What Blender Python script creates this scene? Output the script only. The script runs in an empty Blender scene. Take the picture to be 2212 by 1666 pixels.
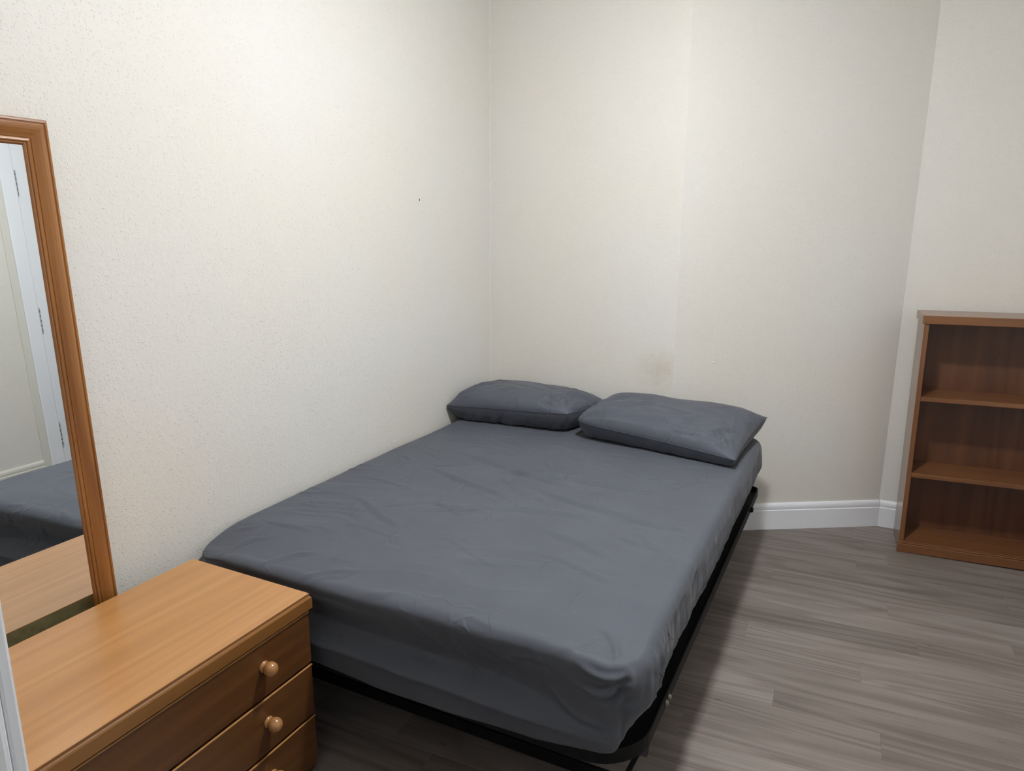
import bpy, bmesh, math, random
import numpy as np
from mathutils import Vector, Matrix

# ------------------------------------------------------------------ camera, world, exposure
SC = bpy.context.scene
COL = SC.collection
random.seed(4)

cam_d = bpy.data.cameras.new('camera')
cam = bpy.data.objects.new('camera', cam_d)
COL.objects.link(cam)
SC.camera = cam
F_PX, YAW, PITCH, ROLL = 1524.8, 0.4633, 0.2198, 0.0034
cam_d.sensor_fit = 'HORIZONTAL'
cam_d.sensor_width = 36.0
cam_d.lens = F_PX / 2212.0 * 36.0
cam_d.clip_start = 0.02
fw = Vector((-math.sin(YAW) * math.cos(PITCH), math.cos(YAW) * math.cos(PITCH), -math.sin(PITCH)))
rt = Vector((math.cos(YAW), math.sin(YAW), 0))
up = rt.cross(fw)
r2 = rt * math.cos(ROLL) + up * math.sin(ROLL)
u2 = -rt * math.sin(ROLL) + up * math.cos(ROLL)
M = Matrix((r2, u2, -fw)).transposed().to_4x4()
M.translation = Vector((1.7351, -3.2199, 1.4517))
cam.matrix_world = M

w = bpy.data.worlds.new('world')
SC.world = w
w.use_nodes = True
w.node_tree.nodes['Background'].inputs[0].default_value = (0.5, 0.55, 0.62, 1)
w.node_tree.nodes['Background'].inputs[1].default_value = 0.02

SC.view_settings.view_transform = 'Standard'
SC.view_settings.look = 'None'
SC.view_settings.gamma = 1.0
SC.view_settings.use_curve_mapping = False
SC.view_settings.exposure = 0.0
# two small light sources only: plain light sampling and a moderate path length keep the render quick
SC.cycles.use_light_tree = False
SC.cycles.max_bounces = 6
SC.cycles.diffuse_bounces = 4
SC.cycles.glossy_bounces = 3

LAMP_POS = (1.35, -1.44)      # flush dome on the ceiling
LAMP_STRENGTH = 500.0
LAMP_COLOR = (0.965, 0.985, 1.0)
HALL_POS = (1.75, -4.1, 2.35)
HALL_STRENGTH = 8.0
HALL_COLOR = (0.80, 0.90, 1.0)

CEIL = 2.64
XR = 2.75            # right wall
YC = 0.565           # alcove wall
YF = -2.88           # wall with the doorway, room face
YF2 = -3.13          # hall face
SEAM_X = 0.966       # where the back wall turns into the angled wall
BCX = 1.895          # where the angled wall meets the alcove wall

# ------------------------------------------------------------------ helpers
def link(o, parent=None):
    COL.objects.link(o)
    if parent is not None:
        o.parent = parent
    return o

def mesh_obj(name, verts, faces, mat, parent=None, smooth=False, uvs=None):
    me = bpy.data.meshes.new(name)
    me.from_pydata([tuple(v) for v in verts], [], [tuple(f) for f in faces])
    if uvs is not None:
        lay = me.uv_layers.new(name='UVMap')
        for l in me.loops:
            lay.data[l.index].uv = uvs[l.vertex_index]
    if smooth:
        me.polygons.foreach_set('use_smooth', [True] * len(me.polygons))
    me.materials.append(mat)
    me.update()
    return link(bpy.data.objects.new(name, me), parent)

def bm_obj(name, bm, mat, parent=None, smooth=False):
    bmesh.ops.recalc_face_normals(bm, faces=bm.faces[:])
    me = bpy.data.meshes.new(name)
    bm.to_mesh(me)
    bm.free()
    if smooth:
        me.polygons.foreach_set('use_smooth', [True] * len(me.polygons))
    me.materials.append(mat)
    return link(bpy.data.objects.new(name, me), parent)

def add_box(bm, x0, x1, y0, y1, z0, z1, bevel=0.0, seg=2):
    ret = bmesh.ops.create_cube(bm, size=1.0)
    vs = ret['verts']
    for v in vs:
        v.co = Vector(((x0 + x1) / 2 + v.co.x * (x1 - x0), (y0 + y1) / 2 + v.co.y * (y1 - y0), (z0 + z1) / 2 + v.co.z * (z1 - z0)))
    if bevel > 0:
        es = set()
        for v in vs:
            es.update(v.link_edges)
        bmesh.ops.bevel(bm, geom=list(es), offset=bevel, segments=seg, affect='EDGES', profile=0.5)

def box(name, b, mat, parent=None, bevel=0.0, seg=2, smooth=False):
    bm = bmesh.new()
    add_box(bm, *b, bevel=bevel, seg=seg)
    return bm_obj(name, bm, mat, parent, smooth)

def lathe(name, prof, mat, parent=None, n=28, axis='z', origin=(0, 0, 0)):
    """prof: list of (radius, height)"""
    vs, fs = [], []
    for (r, h) in prof:
        for i in range(n):
            a = 2 * math.pi * i / n
            p = (r * math.cos(a), r * math.sin(a), h)
            if axis == 'x':
                p = (h, r * math.cos(a), r * math.sin(a))
            elif axis == '-y':
                p = (r * math.cos(a), -h, r * math.sin(a))
            vs.append((p[0] + origin[0], p[1] + origin[1], p[2] + origin[2]))
    for k in range(len(prof) - 1):
        for i in range(n):
            j = (i + 1) % n
            fs.append((k * n + i, k * n + j, (k + 1) * n + j, (k + 1) * n + i))
    fs.append(tuple(range(n))[::-1])
    fs.append(tuple((len(prof) - 1) * n + i for i in range(n)))
    bm = bmesh.new()
    bv = [bm.verts.new(v) for v in vs]
    for f in fs:
        bm.faces.new([bv[i] for i in f])
    return bm_obj(name, bm, mat, parent, smooth=True)

def sweep(name, path, prof, mat, parent=None, closed=False, smooth=False, uv=False):
    """path: plan points (x,y); prof: closed list of (offset to the right-hand side of travel, z). Mitred."""
    n = len(path)
    vs, fs = [], []
    m = len(prof)
    for i, p in enumerate(path):
        p = Vector(p)
        if closed:
            a = (p - Vector(path[(i - 1) % n])).normalized()
            b = (Vector(path[(i + 1) % n]) - p).normalized()
        else:
            a = (p - Vector(path[i - 1])).normalized() if i > 0 else (Vector(path[1]) - p).normalized()
            b = (Vector(path[i + 1]) - p).normalized() if i < n - 1 else a
        na = Vector((a.y, -a.x))
        nb = Vector((b.y, -b.x))
        nn = (na + nb)
        nn = nn / max(1e-6, nn.length_squared) * 2 if nn.length > 1e-6 else na
        for (o, z) in prof:
            q = p + nn * o
            vs.append((q.x, q.y, z))
    cnt = n if closed else n - 1
    for i in range(cnt):
        j = (i + 1) % n
        for k in range(m):
            l = (k + 1) % m
            fs.append((i * m + k, j * m + k, j * m + l, i * m + l))
    if not closed:
        fs.append(tuple(range(m)))
        fs.append(tuple((n - 1) * m + k for k in range(m))[::-1])
    bm = bmesh.new()
    bv = [bm.verts.new(v) for v in vs]
    for f in fs:
        bm.faces.new([bv[i] for i in f])
    return bm_obj(name, bm, mat, parent, smooth)

def empty(name, loc=(0, 0, 0), rot=(0, 0, 0)):
    o = bpy.data.objects.new(name, None)
    o.empty_display_size = 0.1
    o.location = loc
    o.rotation_euler = rot
    return link(o)

def tag(o, label, cat, group=None):
    o['label'] = label
    o['category'] = cat
    if group:
        o['group'] = group
    return o

def struct(o, label=None, cat=None):
    o['kind'] = 'structure'
    if label:
        o['label'] = label
    if cat:
        o['category'] = cat
    return o

# vectorised value noise
def _hash(ix, iy, iz, seed):
    h = (ix.astype(np.int64) * 374761393 + iy.astype(np.int64) * 668265263 + iz.astype(np.int64) * 2147483647 + seed * 974711) & 0xffffffff
    h = ((h ^ (h >> 13)) * 1274126177) & 0xffffffff
    h = h ^ (h >> 16)
    return (h & 0xffff) / 65535.0

def vnoise(x, y, z=None, seed=0):
    x = np.asarray(x, float); y = np.asarray(y, float)
    z = np.zeros_like(x) if z is None else np.asarray(z, float)
    ix, iy, iz = np.floor(x), np.floor(y), np.floor(z)
    fx, fy, fz = x - ix, y - iy, z - iz
    sx, sy, sz = [f * f * f * (f * (f * 6 - 15) + 10) for f in (fx, fy, fz)]
    r = 0
    for dx in (0, 1):
        for dy in (0, 1):
            for dz in (0, 1):
                wgt = (sx if dx else 1 - sx) * (sy if dy else 1 - sy) * (sz if dz else 1 - sz)
                r = r + wgt * _hash(ix + dx, iy + dy, iz + dz, seed)
    return r * 2 - 1

def sstep(a, b, x):
    t = np.clip((x - a) / (b - a), 0, 1)
    return t * t * (3 - 2 * t)

# ------------------------------------------------------------------ materials
def new_mat(name):
    m = bpy.data.materials.new(name)
    m.use_nodes = True
    nt = m.node_tree
    b = nt.nodes['Principled BSDF']
    return m, nt, b

def N(nt, t, **kw):
    n = nt.nodes.new(t)
    for k, v in kw.items():
        if isinstance(k, str) and k.startswith('i_'):
            key = k[2:]
            n.inputs[int(key) if key.isdigit() else key].default_value = v
        else:
            setattr(n, k, v)
    return n

def L(nt, a, ao, b, bi):
    nt.links.new(a.outputs[ao], b.inputs[bi])

def ramp(nt, stops, interp='LINEAR'):
    r = nt.nodes.new('ShaderNodeValToRGB')
    r.color_ramp.interpolation = interp
    el = r.color_ramp.elements
    while len(el) < len(stops):
        el.new(0.5)
    for e, (p, c) in zip(el, stops):
        e.position = p
        e.color = (c[0], c[1], c[2], 1)
    return r

def math_n(nt, op, a=None, b=None):
    n = nt.nodes.new('ShaderNodeMath')
    n.operation = op
    for i, v in enumerate((a, b)):
        if v is None:
            continue
        if isinstance(v, (int, float)):
            n.inputs[i].default_value = v
        else:
            nt.links.new(v, n.inputs[i])
    return n.outputs[0]

def woodchip_mat(name, base, stain=False):
    m, nt, b = new_mat(name)
    uv = N(nt, 'ShaderNodeUVMap')
    total = None
    for (sc, thr, along, across, amp) in ((86.0, 0.36, 0.34, 0.19, 1.0), (132.0, 0.36, 0.36, 0.21, 0.7)):
        v = N(nt, 'ShaderNodeTexVoronoi', voronoi_dimensions='2D', feature='F1')
        v.inputs['Scale'].default_value = sc
        v.inputs['Randomness'].default_value = 0.9
        L(nt, uv, 0, v, 'Vector')
        sub = N(nt, 'ShaderNodeVectorMath', operation='SUBTRACT')
        L(nt, uv, 0, sub, 0)
        L(nt, v, 'Position', sub, 1)
        sca = N(nt, 'ShaderNodeVectorMath', operation='SCALE')
        sca.inputs['Scale'].default_value = sc
        L(nt, sub, 0, sca, 0)
        sep = N(nt, 'ShaderNodeSeparateColor')
        L(nt, v, 'Color', sep, 0)
        ang = math_n(nt, 'MULTIPLY', sep.outputs[0], 6.283)
        rot = N(nt, 'ShaderNodeVectorRotate', rotation_type='Z_AXIS')
        L(nt, sca, 0, rot, 'Vector')
        nt.links.new(ang, rot.inputs['Angle'])
        div = N(nt, 'ShaderNodeVectorMath', operation='DIVIDE')
        div.inputs[1].default_value = (along, across, 1)
        L(nt, rot, 0, div, 0)
        ln = N(nt, 'ShaderNodeVectorMath', operation='LENGTH')
        L(nt, div, 0, ln, 0)
        mr = N(nt, 'ShaderNodeMapRange', interpolation_type='SMOOTHSTEP')
        mr.inputs['From Min'].default_value = 1.0
        mr.inputs['From Max'].default_value = 0.10
        L(nt, ln, 'Value', mr, 'Value')
        on = math_n(nt, 'GREATER_THAN', sep.outputs[1], thr)
        hgt = math_n(nt, 'MULTIPLY', mr.outputs[0], on)
        hgt = math_n(nt, 'MULTIPLY', hgt, sep.outputs[2])
        hgt = math_n(nt, 'MULTIPLY', hgt, amp)
        total = hgt if total is None else math_n(nt, 'MAXIMUM', total, hgt)
    fine = N(nt, 'ShaderNodeTexNoise', noise_dimensions='2D')
    fine.inputs['Scale'].default_value = 70
    fine.inputs['Detail'].default_value = 1
    L(nt, uv, 0, fine, 'Vector')
    f2 = math_n(nt, 'MULTIPLY', fine.outputs[0], 0.45)
    total = math_n(nt, 'ADD', total, f2)
    bp = N(nt, 'ShaderNodeBump')
    bp.inputs['Strength'].default_value = 1.0
    bp.inputs['Distance'].default_value = 0.0012
    nt.links.new(total, bp.inputs['Height'])
    L(nt, bp, 0, b, 'Normal')
    # faint blotchy tone of the old paint
    bl = N(nt, 'ShaderNodeTexNoise', noise_dimensions='2D')
    bl.inputs['Scale'].default_value = 1.6
    bl.inputs['Detail'].default_value = 1
    L(nt, uv, 0, bl, 'Vector')
    rp = ramp(nt, [(0.3, [c * f for c, f in zip(base, (1.0, 0.985, 0.955))]), (0.7, base)])
    L(nt, bl, 0, rp, 0)
    col = rp.outputs[0]
    if stain:
        # grubby smudge on the paper just left of the outer corner, above the pillows
        mp = N(nt, 'ShaderNodeMapping')
        mp.inputs['Location'].default_value = (-0.90 / 0.16, -0.80 / 0.13, 0)
        mp.inputs['Scale'].default_value = (1 / 0.16, 1 / 0.13, 1)
        L(nt, uv, 0, mp, 0)
        ln = N(nt, 'ShaderNodeVectorMath', operation='LENGTH')
        L(nt, mp, 0, ln, 0)
        nz = N(nt, 'ShaderNodeTexNoise', noise_dimensions='2D')
        nz.inputs['Scale'].default_value = 24
        nz.inputs['Detail'].default_value = 5
        L(nt, uv, 0, nz, 'Vector')
        mr = N(nt, 'ShaderNodeMapRange', interpolation_type='SMOOTHSTEP')
        mr.inputs['From Min'].default_value = 1.0
        mr.inputs['From Max'].default_value = 0.1
        L(nt, ln, 'Value', mr, 'Value')
        f = math_n(nt, 'MULTIPLY', mr.outputs[0], math_n(nt, 'MULTIPLY', nz.outputs[0], 0.55))
        mx = N(nt, 'ShaderNodeMix', data_type='RGBA')
        nt.links.new(f, mx.inputs['Factor'])
        nt.links.new(col, mx.inputs['A'])
        mx.inputs['B'].default_value = (base[0] * .66, base[1] * .57, base[2] * .45, 1)
        col = mx.outputs['Result']
    nt.links.new(col, b.inputs['Base Color'])
    b.inputs['Roughness'].default_value = 0.48
    b.inputs['Specular IOR Level'].default_value = 0.35
    return m

def plain_mat(name, color, rough=0.5, metal=0.0, spec=0.5, coat=0.0, noise=0.0, nscale=30, bump=0.0, bscale=200):
    m, nt, b = new_mat(name)
    b.inputs['Base Color'].default_value = (*color, 1)
    b.inputs['Roughness'].default_value = rough
    b.inputs['Metallic'].default_value = metal
    b.inputs['Specular IOR Level'].default_value = spec
    b.inputs['Coat Weight'].default_value = coat
    tc = N(nt, 'ShaderNodeTexCoord')
    if noise > 0:
        nz = N(nt, 'ShaderNodeTexNoise')
        nz.inputs['Scale'].default_value = nscale
        nz.inputs['Detail'].default_value = 4
        L(nt, tc, 'Object', nz, 'Vector')
        rp = ramp(nt, [(0.25, [c * (1 - noise) for c in color]), (0.75, [min(1, c * (1 + noise)) for c in color])])
        L(nt, nz, 0, rp, 0)
        L(nt, rp, 0, b, 'Base Color')
    if bump > 0:
        nz = N(nt, 'ShaderNodeTexNoise')
        nz.inputs['Scale'].default_value = bscale
        nz.inputs['Detail'].default_value = 2
        L(nt, tc, 'Object', nz, 'Vector')
        bp = N(nt, 'ShaderNodeBump')
        bp.inputs['Distance'].default_value = bump
        L(nt, nz, 0, bp, 'Height')
        L(nt, bp, 0, b, 'Normal')
    return m

def wood_mat(name, stops, axis='y', rough=0.35, coat=0.0, coat_rough=0.15, ring=9.0, fine=220.0, warp=1.0,
             contrast=0.5, per_object=False, bump=0.0002, knots=0.0, knot_col=(0.05, 0.02, 0.01), tone=0.0, spec=0.5, stretch=0.07, broad=1.0, fib=0.55, short=1.0, ringw=0.30):
    """procedural timber: growth-ring figure + fibres stretched along `axis`"""
    m, nt, b = new_mat(name)
    tc = N(nt, 'ShaderNodeTexCoord')
    src = tc.outputs['Object']
    oi = None
    if per_object:
        oi = N(nt, 'ShaderNodeObjectInfo')
        cmb = N(nt, 'ShaderNodeCombineXYZ')
        r1 = math_n(nt, 'MULTIPLY', oi.outputs['Random'], 37.0)
        r2_ = math_n(nt, 'MULTIPLY', oi.outputs['Random'], 91.0)
        nt.links.new(r1, cmb.inputs[0]); nt.links.new(r2_, cmb.inputs[1]); nt.links.new(r1, cmb.inputs[2])
        ad = N(nt, 'ShaderNodeVectorMath', operation='ADD')
        nt.links.new(src, ad.inputs[0]); L(nt, cmb, 0, ad, 1)
        src = ad.outputs[0]
    def mapped(s_along, s_across):
        mp = N(nt, 'ShaderNodeMapping')
        s = {'x': (s_along, s_across, s_across), 'y': (s_across, s_along, s_across), 'z': (s_across, s_across, s_along)}[axis]
        mp.inputs['Scale'].default_value = s
        nt.links.new(src, mp.inputs[0])
        return mp
    # figure: contour lines of a stretched noise field -> cathedral arches
    mp = mapped(stretch * 10, 10 * 0.9)
    n1 = N(nt, 'ShaderNodeTexNoise')
    n1.inputs['Scale'].default_value = 0.75
    n1.inputs['Detail'].default_value = 1.5
    n1.inputs['Roughness'].default_value = 0.4
    n1.inputs['Distortion'].default_value = 0.25 * warp
    L(nt, mp, 0, n1, 'Vector')
    x = math_n(nt, 'MULTIPLY', n1.outputs[0], ring)
    x = math_n(nt, 'FRACT', x)
    saw = N(nt, 'ShaderNodeMapRange', interpolation_type='SMOOTHERSTEP')   # soft saw: late wood line
    nt.links.new(math_n(nt, 'ABSOLUTE', math_n(nt, 'SUBTRACT', x, 0.5)), saw.inputs['Value'])
    saw.inputs['From Min'].default_value = 0.5
    saw.inputs['From Max'].default_value = 0.02
    mp2 = mapped(2.2 * short, fine)
    n2 = N(nt, 'ShaderNodeTexNoise')
    n2.inputs['Scale'].default_value = 1.0
    n2.inputs['Detail'].default_value = 3
    L(nt, mp2, 0, n2, 'Vector')
    mp3 = mapped(1.1 * short, 14)
    n3 = N(nt, 'ShaderNodeTexNoise')
    n3.inputs['Scale'].default_value = 1.0
    n3.inputs['Detail'].default_value = 4
    n3.inputs['Roughness'].default_value = 0.6
    L(nt, mp3, 0, n3, 'Vector')
    a = math_n(nt, 'MULTIPLY', saw.outputs[0], ringw * contrast)
    bb = math_n(nt, 'MULTIPLY', n2.outputs[0], fib * contrast)
    c = math_n(nt, 'MULTIPLY', n3.outputs[0], broad * contrast)
    s = math_n(nt, 'ADD', math_n(nt, 'ADD', a, bb), c)
    s = math_n(nt, 'ADD', math_n(nt, 'SUBTRACT', s, (ringw / 2 + (fib + broad) / 2) * contrast), 0.5)
    if per_object and tone > 0:
        t = math_n(nt, 'MULTIPLY', math_n(nt, 'SUBTRACT', oi.outputs['Random'], 0.5), tone)
        s = math_n(nt, 'ADD', s, t)
    rp = ramp(nt, stops)
    nt.links.new(s, rp.inputs[0])
    col = rp.outputs[0]
    if knots > 0:
        mk = mapped(2.0, 5.5)
        vk = N(nt, 'ShaderNodeTexVoronoi', feature='F1')
        vk.inputs['Scale'].default_value = 2.0
        L(nt, mk, 0, vk, 'Vector')
        mr = N(nt, 'ShaderNodeMapRange', interpolation_type='SMOOTHSTEP')
        mr.inputs['From Min'].default_value = 0.075
        mr.inputs['From Max'].default_value = 0.02
        L(nt, vk, 'Distance', mr, 'Value')
        sepk = N(nt, 'ShaderNodeSeparateColor')
        L(nt, vk, 'Color', sepk, 0)
        on = math_n(nt, 'GREATER_THAN', sepk.outputs[0], 0.45)
        mx = N(nt, 'ShaderNodeMix', data_type='RGBA')
        nt.links.new(math_n(nt, 'MULTIPLY', math_n(nt, 'MULTIPLY', mr.outputs[0], on), knots), mx.inputs['Factor'])
        nt.links.new(col, mx.inputs['A'])
        mx.inputs['B'].default_value = (*knot_col, 1)
        col = mx.outputs['Result']
    nt.links.new(col, b.inputs['Base Color'])
    b.inputs['Roughness'].default_value = rough
    b.inputs['Coat Weight'].default_value = coat
    b.inputs['Coat Roughness'].default_value = coat_rough
    b.inputs['Specular IOR Level'].default_value = spec
    bp = N(nt, 'ShaderNodeBump')
    bp.inputs['Distance'].default_value = bump
    L(nt, n2, 0, bp, 'Height')
    L(nt, bp, 0, b, 'Normal')
    return m

def fabric_mat(name, color):
    m, nt, b = new_mat(name)
    tc = N(nt, 'ShaderNodeTexCoord')
    nz = N(nt, 'ShaderNodeTexNoise')
    nz.inputs['Scale'].default_value = 5
    nz.inputs['Detail'].default_value = 3
    L(nt, tc, 'Object', nz, 'Vector')
    rp = ramp(nt, [(0.3, [c * .95 for c in color]), (0.7, [c * 1.05 for c in color])])
    L(nt, nz, 0, rp, 0)
    L(nt, rp, 0, b, 'Base Color')
    b.inputs['Roughness'].default_value = 0.58
    b.inputs['Specular IOR Level'].default_value = 0.22
    b.inputs['Sheen Weight'].default_value = 0.10
    b.inputs['Sheen Roughness'].default_value = 0.4
    # faint crumpling of the cloth
    mp = N(nt, 'ShaderNodeMapping')
    mp.inputs['Rotation'].default_value = (0, 0, 0.5)
    mp.inputs['Scale'].default_value = (4.0, 11.0, 6.0)
    L(nt, tc, 'Object', mp, 0)
    n = N(nt, 'ShaderNodeTexNoise')
    n.inputs['Scale'].default_value = 1.0
    n.inputs['Detail'].default_value = 3.0
    n.inputs['Distortion'].default_value = 1.2
    L(nt, mp, 0, n, 'Vector')
    bp = N(nt, 'ShaderNodeBump')
    bp.inputs['Distance'].default_value = 0.006
    bp.inputs['Strength'].default_value = 0.55
    L(nt, n, 0, bp, 'Height')
    # thin fold lines left from the packet
    wn = N(nt, 'ShaderNodeTexNoise')
    wn.inputs['Scale'].default_value = 4.0
    wn.inputs['Detail'].default_value = 2.0
    L(nt, tc, 'Object', wn, 'Vector')
    ws = N(nt, 'ShaderNodeVectorMath', operation='SCALE')
    ws.inputs['Scale'].default_value = 0.22
    L(nt, wn, 'Color', ws, 0)
    wa = N(nt, 'ShaderNodeVectorMath', operation='ADD')
    L(nt, tc, 'Object', wa, 0)
    L(nt, ws, 0, wa, 1)
    vo = N(nt, 'ShaderNodeTexVoronoi', feature='DISTANCE_TO_EDGE')
    vo.inputs['Scale'].default_value = 8.5
    L(nt, wa, 0, vo, 'Vector')
    cr = N(nt, 'ShaderNodeMapRange', interpolation_type='SMOOTHSTEP')
    cr.inputs['From Min'].default_value = 0.045
    cr.inputs['From Max'].default_value = 0.0
    L(nt, vo, 'Distance', cr, 'Value')
    mk = N(nt, 'ShaderNodeTexNoise')
    mk.inputs['Scale'].default_value = 6.0
    L(nt, tc, 'Object', mk, 'Vector')
    mm = N(nt, 'ShaderNodeMapRange', interpolation_type='SMOOTHSTEP')
    mm.inputs['From Min'].default_value = 0.50
    mm.inputs['From Max'].default_value = 0.68
    L(nt, mk, 0, mm, 'Value')
    bpc = N(nt, 'ShaderNodeBump')
    bpc.inputs['Distance'].default_value = 0.0014
    nt.links.new(math_n(nt, 'MULTIPLY', cr.outputs[0], mm.outputs[0]), bpc.inputs['Height'])
    L(nt, bp, 0, bpc, 'Normal')
    bp = bpc
    wv = N(nt, 'ShaderNodeTexNoise')
    wv.inputs['Scale'].default_value = 900
    L(nt, tc, 'Object', wv, 'Vector')
    bp2 = N(nt, 'ShaderNodeBump')
    bp2.inputs['Distance'].default_value = 0.00012
    L(nt, wv, 0, bp2, 'Height')
    L(nt, bp, 0, bp2, 'Normal')
    L(nt, bp2, 0, b, 'Normal')
    return m

def emit_mat(name, color, strength):
    m, nt, b = new_mat(name)
    nt.nodes.remove(b)
    e = N(nt, 'ShaderNodeEmission')
    e.inputs[0].default_value = (*color, 1)
    e.inputs[1].default_value = strength
    L(nt, e, 0, nt.nodes['Material Output'], 0)
    return m

WALLC = (0.765, 0.747, 0.708)
M_WALL = woodchip_mat('woodchip_wallpaper', WALLC)
M_WALL_S = woodchip_mat('woodchip_wallpaper_smudged', WALLC, stain=True)
M_CEIL = plain_mat('ceiling_paint', (0.78, 0.78, 0.77), 0.7)
M_WHITE = plain_mat('white_gloss_paint', (0.86, 0.88, 0.92), 0.25, bump=0.0004, bscale=25)
M_CREAM = plain_mat('cream_gloss_paint', (0.72, 0.70, 0.63), 0.4)
M_HINGE = plain_mat('painted_hinge', (0.36, 0.37, 0.39), 0.4)
M_CAULK = plain_mat('corner_filler', (0.79, 0.775, 0.74), 0.5)
M_SUB = plain_mat('subfloor', (0.05, 0.04, 0.035), 0.9)
M_PLANK = wood_mat('vinyl_plank', [(0.0, (0.080, 0.063, 0.054)), (0.33, (0.170, 0.141, 0.123)), (0.6, (0.238, 0.202, 0.181)), (1.0, (0.35, 0.305, 0.28))],
                   axis='x', rough=0.42, ring=9.0, fine=150, broad=0.70, fib=0.62, short=1.5, ringw=0.22, contrast=0.85, per_object=True, tone=0.22, bump=0.00025, spec=0.4,
                   knots=0.55, knot_col=(0.06, 0.042, 0.032), stretch=0.10)
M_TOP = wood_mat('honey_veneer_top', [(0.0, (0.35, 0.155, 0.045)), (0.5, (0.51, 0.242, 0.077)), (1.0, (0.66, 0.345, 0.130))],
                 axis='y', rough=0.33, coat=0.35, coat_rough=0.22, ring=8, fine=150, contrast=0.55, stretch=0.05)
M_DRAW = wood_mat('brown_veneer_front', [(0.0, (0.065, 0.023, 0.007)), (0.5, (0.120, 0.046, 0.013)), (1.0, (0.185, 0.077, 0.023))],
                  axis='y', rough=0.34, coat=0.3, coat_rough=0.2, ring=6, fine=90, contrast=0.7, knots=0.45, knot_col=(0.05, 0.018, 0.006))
M_KNOB = wood_mat('turned_knob_wood', [(0.0, (0.28, 0.12, 0.035)), (0.5, (0.40, 0.185, 0.06)), (1.0, (0.52, 0.26, 0.10))],
                  axis='y', rough=0.22, coat=0.8, coat_rough=0.08, ring=8, fine=200, contrast=0.5)
M_BACK = plain_mat('raw_backboard', (0.30, 0.225, 0.095), 0.8, noise=0.2, nscale=60)
M_PINE = wood_mat('antique_pine_vertical', [(0.0, (0.165, 0.052, 0.011)), (0.5, (0.30, 0.118, 0.028)), (1.0, (0.42, 0.185, 0.05))],
                  axis='z', rough=0.3, coat=0.5, coat_rough=0.15, ring=9, fine=120, contrast=0.85, knots=0.9, knot_col=(0.06, 0.014, 0.004))
M_PINE_H = wood_mat('antique_pine_horizontal', [(0.0, (0.165, 0.052, 0.011)), (0.5, (0.30, 0.118, 0.028)), (1.0, (0.42, 0.185, 0.05))],
                    axis='y', rough=0.3, coat=0.5, coat_rough=0.15, ring=9, fine=120, contrast=0.85)
CH = [(0.0, (0.110, 0.036, 0.013)), (0.5, (0.195, 0.076, 0.026)), (1.0, (0.29, 0.130, 0.044))]
M_CHX = wood_mat('cherry_veneer_along_x', CH, axis='x', rough=0.3, coat=0.4, coat_rough=0.14, ring=6, fine=110, contrast=0.6)
M_CHZ = wood_mat('cherry_veneer_along_z', CH, axis='z', rough=0.3, coat=0.5, coat_rough=0.12, ring=6, fine=110, contrast=0.7, knots=0.5)
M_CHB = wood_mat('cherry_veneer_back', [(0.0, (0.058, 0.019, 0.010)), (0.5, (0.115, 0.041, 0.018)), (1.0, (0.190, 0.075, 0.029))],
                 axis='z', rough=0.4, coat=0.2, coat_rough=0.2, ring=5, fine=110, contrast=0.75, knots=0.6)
M_SHEET = fabric_mat('charcoal_sheet', (0.092, 0.100, 0.121))
M_PILLOW = fabric_mat('charcoal_pillowcase', (0.090, 0.098, 0.121))
M_TICK = plain_mat('mattress_ticking', (0.02, 0.02, 0.022), 0.9)
M_BLACK = plain_mat('black_powder_coat', (0.010, 0.010, 0.011), 0.55, spec=0.12, noise=0.2)
M_STEEL = plain_mat('zinc_bolt', (0.25, 0.235, 0.21), 0.4, metal=1.0)
M_CHROME = plain_mat('hinge_steel', (0.55, 0.55, 0.55), 0.3, metal=1.0)
M_MIRROR = plain_mat('silvered_glass', (0.80, 0.83, 0.84), 0.0, metal=1.0)
M_DARK = plain_mat('dark_gap', (0.03, 0.015, 0.008), 0.8)
M_FILL = plain_mat('filler_white', (0.88, 0.87, 0.85), 0.5)

# ------------------------------------------------------------------ room shell
def wall_prism(name, p0, p1, z0, z1, mat, thick=0.1, e0=0.0, e1=0.0, label=None):
    """inner face from p0 to p1 (room on the right-hand side of travel); UVs in metres"""
    p0, p1 = Vector(p0), Vector(p1)
    t = (p1 - p0).normalized()
    n = Vector((-t.y, t.x))          # outwards (left of travel)
    ln = (p1 - p0).length
    a, b = p0, p1
    c = p1 + n * thick + t * e1
    d = p0 + n * thick - t * e0
    vs = [(a.x, a.y, z0), (b.x, b.y, z0), (c.x, c.y, z0), (d.x, d.y, z0), (a.x, a.y, z1), (b.x, b.y, z1), (c.x, c.y, z1), (d.x, d.y, z1)]
    uv = [(0, z0), (ln, z0), (ln + thick, z0 + .01), (-thick, z0 + .01), (0, z1), (ln, z1), (ln + thick, z1 + .01), (-thick, z1 + .01)]
    fs = [(0, 1, 5, 4), (1, 2, 6, 5), (2, 3, 7, 6), (3, 0, 4, 7), (4, 5, 6, 7), (3, 2, 1, 0)]
    o = mesh_obj(name, vs, fs, mat, uvs=uv)
    bm = bmesh.new(); bm.from_mesh(o.data); bmesh.ops.recalc_face_normals(bm, faces=bm.faces[:]); bm.to_mesh(o.data); bm.free()
    return struct(o)

# travelling clockwise seen from above keeps the room on the right
W_LEFT = wall_prism('wall_left', (0, YF), (0, 0), 0, CEIL, M_WALL, e0=0.12, e1=0.1)
W_BACK = wall_prism('wall_back', (0, 0), (SEAM_X, 0), 0, CEIL, M_WALL_S, e0=0.0)
W_ANG = wall_prism('wall_angled', (SEAM_X, 0), (BCX, YC), 0, CEIL, M_WALL, e0=-0.03, e1=0.03)
W_ALC = wall_prism('wall_alcove', (BCX, YC), (XR, YC), 0, CEIL, M_WALL, e1=0.1)
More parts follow.
